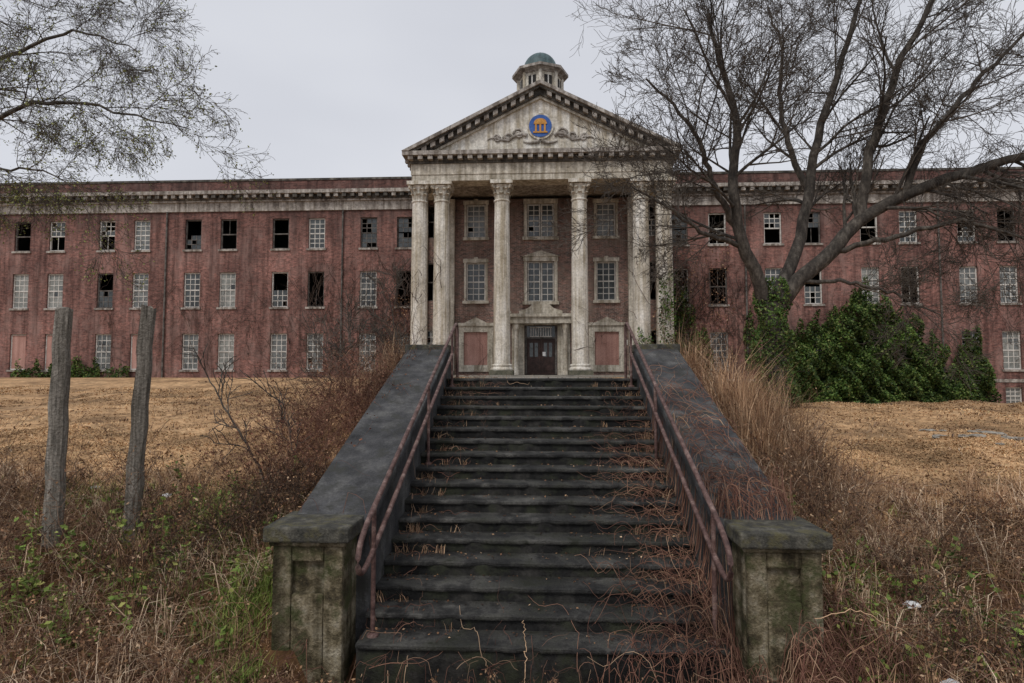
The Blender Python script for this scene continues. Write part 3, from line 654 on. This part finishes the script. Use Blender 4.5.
V,F=leaf_arrays(np.concatenate(lf),.10); arr_mesh('dead_wall_creeper',V,F,M['deadleaf'])
# ---------------------------------------------------------------- grasses
def pts_in(x0,x1,y0,y1,n,dens=None):
    x=rng.uniform(x0,x1,n); y=rng.uniform(y0,y1,n)
    if dens is not None:
        k=rng.random(n)<dens(x,y); x,y=x[k],y[k]
    ok=(np.abs(x)>2.64)|(y<5.7)|(y>YT+1.4)
    x,y=x[ok],y[ok]
    return np.stack([x,y,H(x,y)-.01],1)
def clumpn(x,y,s=1.1,ph=0): return .5+.5*np.sin(x*s*1.9+ph+np.sin(y*s*1.3))*np.sin(y*s*2.3+ph*2+np.sin(x*s))
dl=lambda x,y:.25+.75*clumpn(x,y,.7,3)*clumpn(x,y,1.9,1)+.2
pt=np.concatenate([pts_in(-13,-2.6,6.8,13,80000,dl),pts_in(2.6,13,6.8,13,80000,dl),pts_in(-30,-2.6,13,24,50000,dl),pts_in(2.6,24,13,24,50000,dl)])
d=pt[:,1]; V,F=blade_arrays(pt,.03+.0018*d,.003+.0005*d,2.4,.45)
arr_mesh('lawn_grass',V,F,M['straw'])
cl=[]
def clump(cx,cy,n,h,sp,lst=None):
    x=cx+rng.normal(0,sp,n); y=cy+rng.normal(0,sp,n)
    k=(np.abs(x)>2.66)|(y>YT+.8)|(y<5.7); x,y=x[k],y[k]
    (cl if lst is None else lst).append((np.stack([x,y,H(x,y)-.02],1),h*rng.uniform(.6,1.1,len(x))))
for c in ((-2.95,11.9,260,1.0,.16),(-3.4,12.4,300,.95,.3),(-3.9,12.0,200,.6,.4),(-3.0,10.6,130,.5,.2),(-3.6,9.2,120,.3,.4),
          (3.25,10.2,600,1.3,.18),(3.6,9.8,650,1.25,.2),(3.95,10.3,420,.9,.25),(3.3,9.3,450,1.1,.2),(3.7,9.0,380,.95,.25),(3.5,8.4,260,.65,.3),(4.1,9.3,260,.6,.3),(3.0,12.2,300,1.25,.14),(3.3,12.8,220,1.0,.25),
          (4.5,9.0,160,.4,.5),(3.2,7.4,150,.35,.35),(4.8,7.4,150,.35,.6),(-4.5,14,150,.4,.6),(4.5,15,250,.5,.8)): clump(*c)
for _ in range(300):
    sx=random.choice((-1,1)); clump(sx*random.uniform(2.8,9.5),random.uniform(4.9,9.2),random.randint(14,60),random.uniform(.14,.45),random.uniform(.03,.09))
P=np.concatenate([c[0] for c in cl]); hh=np.concatenate([c[1] for c in cl])
V,F=blade_arrays(P,hh,.0042,.5); arr_mesh('tall_dry_grass',V,F,M['tallstraw'])
pl=[]
for _ in range(170):
    sx=random.choice((-1,1)); clump(sx*random.uniform(2.8,8.5),random.uniform(4.8,8.6),random.randint(20,70),random.uniform(.3,.62),random.uniform(.04,.12),pl)
for c in ((3.6,9.7,420,1.15,.28),(3.4,9.2,160,1.0,.2),(-3.2,12.0,80,.95,.3),(3.1,12.3,80,1.2,.2)): clump(*c,pl)
V,F=blade_arrays(np.concatenate([c[0] for c in pl]),np.concatenate([c[1] for c in pl]),.0035,1.0,.3); arr_mesh('pale_dry_grass',V,F,M['palestraw'])
# ragged brown tussocks scattered over the mown lawn
tl=[]
for _ in range(900):
    sx=random.choice((-1,1)); cy=random.uniform(8.5,24); cx=sx*random.uniform(3.2,min(26,4+cy)); 
    if random.random()<.5+.5*math.sin(cx*.9+cy*.6): clump(cx,cy,random.randint(6,26),random.uniform(.05,.15),random.uniform(.05,.25),tl)
P=np.concatenate([c[0] for c in tl]); V,F=blade_arrays(P,np.concatenate([c[1] for c in tl]),.004+.0004*P[:,1],1.2,.2); arr_mesh('lawn_tussocks',V,F,M['weedstem'])
lw=np.concatenate([pts_in(-18,-3,9,22,9000,lambda x,y:clumpn(x,y,.6,1)**2),pts_in(3,18,9,20,9000,lambda x,y:clumpn(x,y,.6,2)**2)]); lw[:,2]+=.03
V,F=leaf_arrays(lw,.05,.75); arr_mesh('lawn_leaf_litter',V,F,M['deadleaf'])
pt=np.concatenate([pts_in(-9,-2.62,4.6,9,34000,lambda x,y:.1+.9*clumpn(x,y)**1.5),pts_in(2.62,9.5,4.6,9.5,34000,lambda x,y:.1+.9*clumpn(x,y)**1.5),pts_in(-2.7,2.7,4.6,5.85,7000)])
h=.05+.13*clumpn(pt[:,0],pt[:,1],.9,1); h=np.where(np.abs(pt[:,0])<2.7,.06,h)
V,F=blade_arrays(pt,h,.003,1.6,.2); arr_mesh('bank_grass',V,F,M['tallstraw'])
gr=[]
def gt(cx,cy,n,h,sp):
    x=cx+rng.normal(0,sp,n); y=cy+rng.normal(0,sp,n); k=(np.abs(x)>2.66)|(y<5.75); x,y=x[k],y[k]
    gr.append((np.stack([x,y,H(x,y)-.02],1),np.full(len(x),h)))
for c in ((-2.95,6.5,500,.32,.2),(-3.15,6.1,450,.28,.22),(-3.9,6.6,250,.2,.35),(-2.75,5.55,300,.15,.12),(3.1,6.2,350,.2,.2),(3.4,7,200,.2,.4),(-5.5,6.3,250,.15,.7),(-4.1,7.6,350,.28,.22),(-3.5,7.3,250,.2,.25),(-6.2,8,200,.3,.2),(2.2,5.4,200,.12,.3),(-1.5,5.5,150,.1,.4),(4.2,6.0,250,.16,.4),(-1.75,5.8,80,.16,.06)): gt(*c)
for _ in range(80): gt(random.choice((-1,1))*random.uniform(2.9,8),random.uniform(5.0,8.5),random.randint(10,40),random.uniform(.08,.25),.07)
V,F=blade_arrays(np.concatenate([c[0] for c in gr]),np.concatenate([c[1] for c in gr]),.0042,.9); arr_mesh('green_grass',V,F,M['green'])
# small dry tufts rooted in the corners of the steps
ts=[]
for _ in range(70):
    k=random.randint(0,NS-2); y=Y0+k*TR+TR-.06; x=random.choice((-1,1))*(SW-abs(random.gauss(0,.45))-.03); m=random.randint(4,14)
    xx=x+rng.normal(0,.03,m); ts.append(np.stack([xx,np.full(m,y)+rng.normal(0,.012,m),np.full(m,(k+1)*RIS)],1))
V,F=blade_arrays(np.concatenate(ts),.11,.003,.8); arr_mesh('step_weeds',V,F,M['tallstraw'])
C=[];STM=[]
for _ in range(150):
    if random.random()<.65: x,y=random.gauss(-4.6,1.2),random.gauss(6.5,.7)
    else: x,y=random.gauss(3.9,.7),random.gauss(6.2,.5)
    if abs(x)<2.75 or y<4.8: continue
    z=float(H(x,y)); hh=random.uniform(.15,.5); lx,ly=random.gauss(0,.15),random.gauss(0,.15)
    STM.append([(x+lx*t*hh,y+ly*t*hh,z+hh*t) for t in np.linspace(0,1,5)])
    for k in range(random.randint(8,22)):
        t=random.uniform(.2,1.05); C.append((x+lx*t*hh+random.gauss(0,.045),y+ly*t*hh+random.gauss(0,.045),z+hh*t))
pz=empty('leafy_green_weeds')
V,F=tube_arrays(STM,np.full((len(STM),5),.003),3); arr_mesh('stems',V,F,M['green'],pz)
V,F=leaf_arrays(np.array(C),.065,.4); arr_mesh('leaves',V,F,M['green'],pz)
c=pts_in(3.0,4.8,5.6,7.4,1400,lambda x,y:clumpn(x,y,1.5,.5)**2); c2=pts_in(-6.5,-2.8,5.4,8,2200,lambda x,y:clumpn(x,y,1.3,2.5)**3)
c=np.concatenate([c,c2]); c[:,2]+=rng.uniform(.03,.2,len(c)); V,F=leaf_arrays(c,.05,.5); arr_mesh('low_green_weeds',V,F,M['ivy'])
def weeds(name,bases,h,nb,leafn,stemr=.004,mat='weedstem',lmat='deadleaf',lsize=.03):
    N=len(bases); az=rng.uniform(0,2*np.pi,N); ln=rng.uniform(.05,.9,N)
    hh=h*rng.uniform(.4,1.4,N); t=np.linspace(0,1,6)
    D=np.stack([np.cos(az)*ln,np.sin(az)*ln,np.ones(N)],1)
    P=bases[:,None,:]+D[:,None,:]*(hh[:,None]*t)[:,:,None]
    P[:,:,0]+=np.cos(az)[:,None]*hh[:,None]*.25*t**2; P[:,1:,:]+=rng.normal(0,.02,(N,5,3))
    R=stemr*(1-.6*t)[None,:]*np.ones((N,1))
    par=empty(name)
    parts=[tube_arrays(P,R,3)]
    K=N*nb; si=rng.integers(0,N,K); ti=rng.integers(1,6,K); st_=P[si,ti]; a=rng.uniform(0,2*np.pi,K); L=hh[si]*rng.uniform(.15,.5,K)
    dd=np.stack([np.cos(a)*.8,np.sin(a)*.8,rng.uniform(-.1,1,K)],1)*L[:,None]; t4=np.linspace(0,1,4)
    Q=st_[:,None,:]+dd[:,None,:]*t4[None,:,None]; Q[:,1:]+=rng.normal(0,.012,(K,3,3))
    parts.append(tube_arrays(Q,stemr*.55*(1-.5*t4)[None,:]*np.ones((K,1)),3))
    V,F=merge(parts); arr_mesh('stems',V,F,M[mat],par)
    if leafn:
        src=Q[rng.integers(0,K,leafn),rng.integers(1,4,leafn)]+rng.normal(0,.02,(leafn,3))
        V,F=leaf_arrays(src,lsize); arr_mesh('leaves',V,F,M[lmat],par)
dn=lambda x,y:.05+.95*clumpn(x,y,.8,2)**2
bs=pts_in(-8.5,-2.7,4.7,8.0,1800,dn); weeds('dead_weeds',bs,np.full(len(bs),.42),6,9000)
bs=pts_in(2.75,8.5,4.7,8.2,1500,dn); weeds('dead_weeds',bs,np.full(len(bs),.36),6,8000)
dk=[]
for _ in range(34):
    sx=random.choice((-1,-1,1)); cx=sx*random.uniform(2.9,8); cy=random.uniform(5,8.2); m=random.randint(8,26)
    x=cx+rng.normal(0,.16,m); y=cy+rng.normal(0,.16,m); k=np.abs(x)>2.7; dk.append(np.stack([x[k],y[k],H(x[k],y[k])],1))
bs=np.concatenate(dk); weeds('dark_brush',bs,np.full(len(bs),.55),9,5000,.0045,'darkstem','deadleaf',.035)
bs=pts_in(-4.3,-2.8,7.8,11.3,480,lambda x,y:np.clip(1.4-(np.abs(x)-2.8)*.7,.1,1)); weeds('red_brown_shrub',bs,np.full(len(bs),.85),9,9000,.004,'vine','redleaf')
bs=pts_in(-2.6,2.7,4.9,5.75,300); weeds('dead_weeds',bs,np.full(len(bs),.14),5,2500,.003)
bs=pts_in(2.75,4.3,6.5,12,460); weeds('dead_weeds',bs,np.full(len(bs),.7),8,4500,.004)
bs=pts_in(-8,-4.2,5.6,7.8,170); weeds('dead_weeds',bs,np.full(len(bs),.9),7,1500,.0045)
bs=pts_in(3.5,8,5.0,7.4,70); weeds('dead_weeds',bs,np.full(len(bs),.8),7,700,.0045)
bs=pts_in(-5.2,-2.8,10.5,13.5,60); weeds('dead_weeds',bs,np.full(len(bs),1.0),9,200,.006,'darkstem')
lt=pts_in(-9,9,4.5,8.5,34000); lt[:,2]+=.03
sx_=rng.uniform(-1.78,1.78,7000); sy=rng.uniform(Y0,YT+.8,7000)
k=rng.random(7000)<np.where(sx_>0,(.14+.86*(sx_/1.78)**2*np.clip(1.6-(sy-5.9)/4,0.2,1)),(.12+.6*(np.abs(sx_)/1.78)**4)); sx_,sy=sx_[k],sy[k]
fr=(sy-Y0)/TR; sy=Y0+TR*(np.floor(fr)+.12+.86*(fr%1)**.5)
lt=np.concatenate([lt,np.stack([sx_,sy,stair_z(sy)+.012],1)])
V,F=leaf_arrays(lt,.03,.75); arr_mesh('fallen_leaves',V,F,M['deadleaf'])
def creep(n,x0,x1,y0,y1,dirx,L,hump,rad,steps=18):
    P=[];R=[]
    for _ in range(n):
        x=rng.uniform(x0,x1);y=rng.uniform(y0,y1);a=rng.normal(dirx,.8); pts=[]; hm=rng.uniform(.3,1)*hump; ph=rng.uniform(1,3)
        l=L*rng.uniform(.5,1.3)
        for i in range(steps):
            t=i/(steps-1); z=float(S(np.array(x),np.array(y)))+.03+hm*abs(math.sin(t*math.pi*ph))+rng.normal(0,.012)
            pts.append([x,y,z]); a+=rng.normal(0,.4); x+=math.cos(a)*l/steps; y+=math.sin(a)*l/steps
        q=np.array(pts); q[1:-1]=(q[:-2]+q[1:-1]*2+q[2:])/4
        r=rad*rng.uniform(.4,1.2); P.append(q);R.append(np.linspace(r,r*.5,steps))
    return tube_arrays(P,R,4)
parts=[creep(260,1.45,2.6,6.0,9.5,math.pi,1.0,.16,.0042),creep(280,1.2,3.2,5.3,6.6,math.pi*.9,1.2,.28,.0048),creep(120,1.9,3.2,5.3,6.0,math.pi/2,1.0,.45,.005),creep(60,1.9,2.7,5.6,6.4,math.pi,.7,.5,.0045),
       creep(90,1.2,1.8,6,11,math.pi/2*1.2,.8,.1,.004),creep(40,-1.8,-1.3,6,11.4,0.5,.6,.08,.0035),creep(30,-1.7,-.6,10.4,11.6,0.5,.7,.06,.004),creep(110,-2.6,1,4.9,5.8,0,1.0,.12,.004),
       creep(160,2.7,6,5,7.5,0,1.3,.3,.0045),creep(160,-7,-2.7,5,7.5,0,1.3,.25,.0045),creep(60,2.7,4,7.5,11,0,1.3,.5,.0045)]
V,F=merge(parts); arr_mesh('bramble_vines',V,F,M['vine'],smooth=True)
parts=[]
for pts,r in (([(3.4,5.6,.1),(3.2,5.5,.5),(2.7,5.4,.75),(2.3,5.3,.7)],.006),([(4.2,5.9,.2),(3.7,5.7,.55),(3.1,5.6,.5),(2.6,5.4,.35)],.006),
              ([(3.6,5.4,.0),(3.8,5.5,.6),(3.55,5.6,.9)],.005),([(-.15,5.5,-.02),(-.14,5.5,.3),(-.16,5.52,.55)],.005)):
    q=smooth_poly(pts,30); q[1:-1]+=rng.normal(0,.008,(28,3)); parts.append(tube_arrays(q[None],np.linspace(r,r*.5,30)[None],5))
V,F=merge(parts); arr_mesh('arching_canes',V,F,M['tallstraw'],smooth=True)
out={}
limb(out,[(-3.75,8.3,1.0),(-3.95,8.3,1.5),(-4.35,8.3,2.1),(-4.75,8.35,2.75)],.022,.008,7,.5,2,3,cfg,.3)
limb(out,[(-3.6,8.8,1.1),(-3.7,8.8,1.8),(-3.9,8.8,2.4)],.016,.006,7,.5,2,3,cfg,.3)
make_tree('dead_sapling',out,None)
for bx,by,hh in ((-4.2,13,1.9),(-3.4,13.6,2.2),(-5.4,15,1.7)):
    out={}; z=float(H(bx,by)); limb(out,[(bx,by,z-.1),(bx+.1,by,z+hh*.5),(bx-.1,by,z+hh)],.02,.007,9,.9,2,4,cfg,.15); make_tree('dead_sapling',out,None)
def rock(name,x,y,s,mat,fl=.5,em=.4):
    import bmesh as bm
    me=bpy.data.meshes.new(name); b_=bm.new(); bm.ops.create_icosphere(b_,subdivisions=2,radius=1)
    for v in b_.verts: v.co*=random.uniform(.7,1.15); v.co.x*=s*1.4; v.co.y*=s; v.co.z*=s*fl
    b_.to_mesh(me); b_.free(); me.materials.append(mat); o=add_obj(name,me); o.location=(x,y,float(H(x,y))+s*fl*em+.02); return o
for x,y,s,dz in ((3.72,6.35,.06,.22),(3.42,5.35,.065,.16),(-5.0,7.9,.05,.08),(-6.3,8.3,.05,.08)):
    o=rock('paper_litter',x,y,s,M['paper'],.6); o.location.z+=dz*.6
for _ in range(22):
    rock('concrete_rubble',random.gauss(9.3,.5),random.gauss(13,.5),random.uniform(.05,.15),M['path'],.3,-.1)
# ---------------------------------------------------------------- world, sun, camera
w=bpy.data.worlds.new('World'); bpy.context.scene.world=w; w.use_nodes=True
n,l=w.node_tree.nodes,w.node_tree.links; bg=n['Background']
sky=n.new('ShaderNodeTexSky'); sky.sky_type='NISHITA'; sky.sun_disc=False; sky.sun_elevation=math.radians(50); sky.sun_rotation=math.radians(205)
hs=n.new('ShaderNodeHueSaturation'); hs.inputs['Saturation'].default_value=.25; l.new(sky.outputs[0],hs.inputs['Color'])
tc=n.new('ShaderNodeTexCoord'); mp=n.new('ShaderNodeMapping'); mp.inputs['Scale'].default_value=(1,1,2.5); l.new(tc.outputs['Generated'],mp.inputs[0])
ns=n.new('ShaderNodeTexNoise'); ns.inputs['Scale'].default_value=1.6; ns.inputs['Detail'].default_value=3; l.new(mp.outputs[0],ns.inputs['Vector'])
cr=n.new('ShaderNodeValToRGB'); cr.color_ramp.elements[0].position=.3; cr.color_ramp.elements[0].color=(6.4,6.6,7.3,1); cr.color_ramp.elements[1].position=.7; cr.color_ramp.elements[1].color=(7.7,7.9,8.5,1)
l.new(ns.outputs['Fac'],cr.inputs[0])
mx=n.new('ShaderNodeMix'); mx.data_type='RGBA'; mx.inputs[0].default_value=.85; l.new(hs.outputs[0],mx.inputs[6]); l.new(cr.outputs[0],mx.inputs[7])
l.new(mx.outputs[2],bg.inputs['Color']); bg.inputs['Strength'].default_value=.1
sd=bpy.data.lights.new('sun','SUN'); sd.energy=1.5; sd.angle=math.radians(15); sd.color=(1,.96,.91); so=bpy.data.objects.new('sun',sd); bpy.context.scene.collection.objects.link(so)
dirv=Vector((-.35,-.7,.95)); so.rotation_euler=dirv.to_track_quat('Z','Y').to_euler()
cd=bpy.data.cameras.new('camera'); cd.lens=21.1; cd.sensor_width=36; cd.clip_end=2000; cam=bpy.data.objects.new('camera',cd); bpy.context.scene.collection.objects.link(cam)
cam.location=(0,0,EYE); cam.rotation_euler=(math.radians(93.2),0,math.radians(2.76)); bpy.context.scene.camera=cam
sc=bpy.context.scene; sc.view_settings.view_transform='Standard'; sc.view_settings.look='None'; sc.view_settings.exposure=0
print('done')
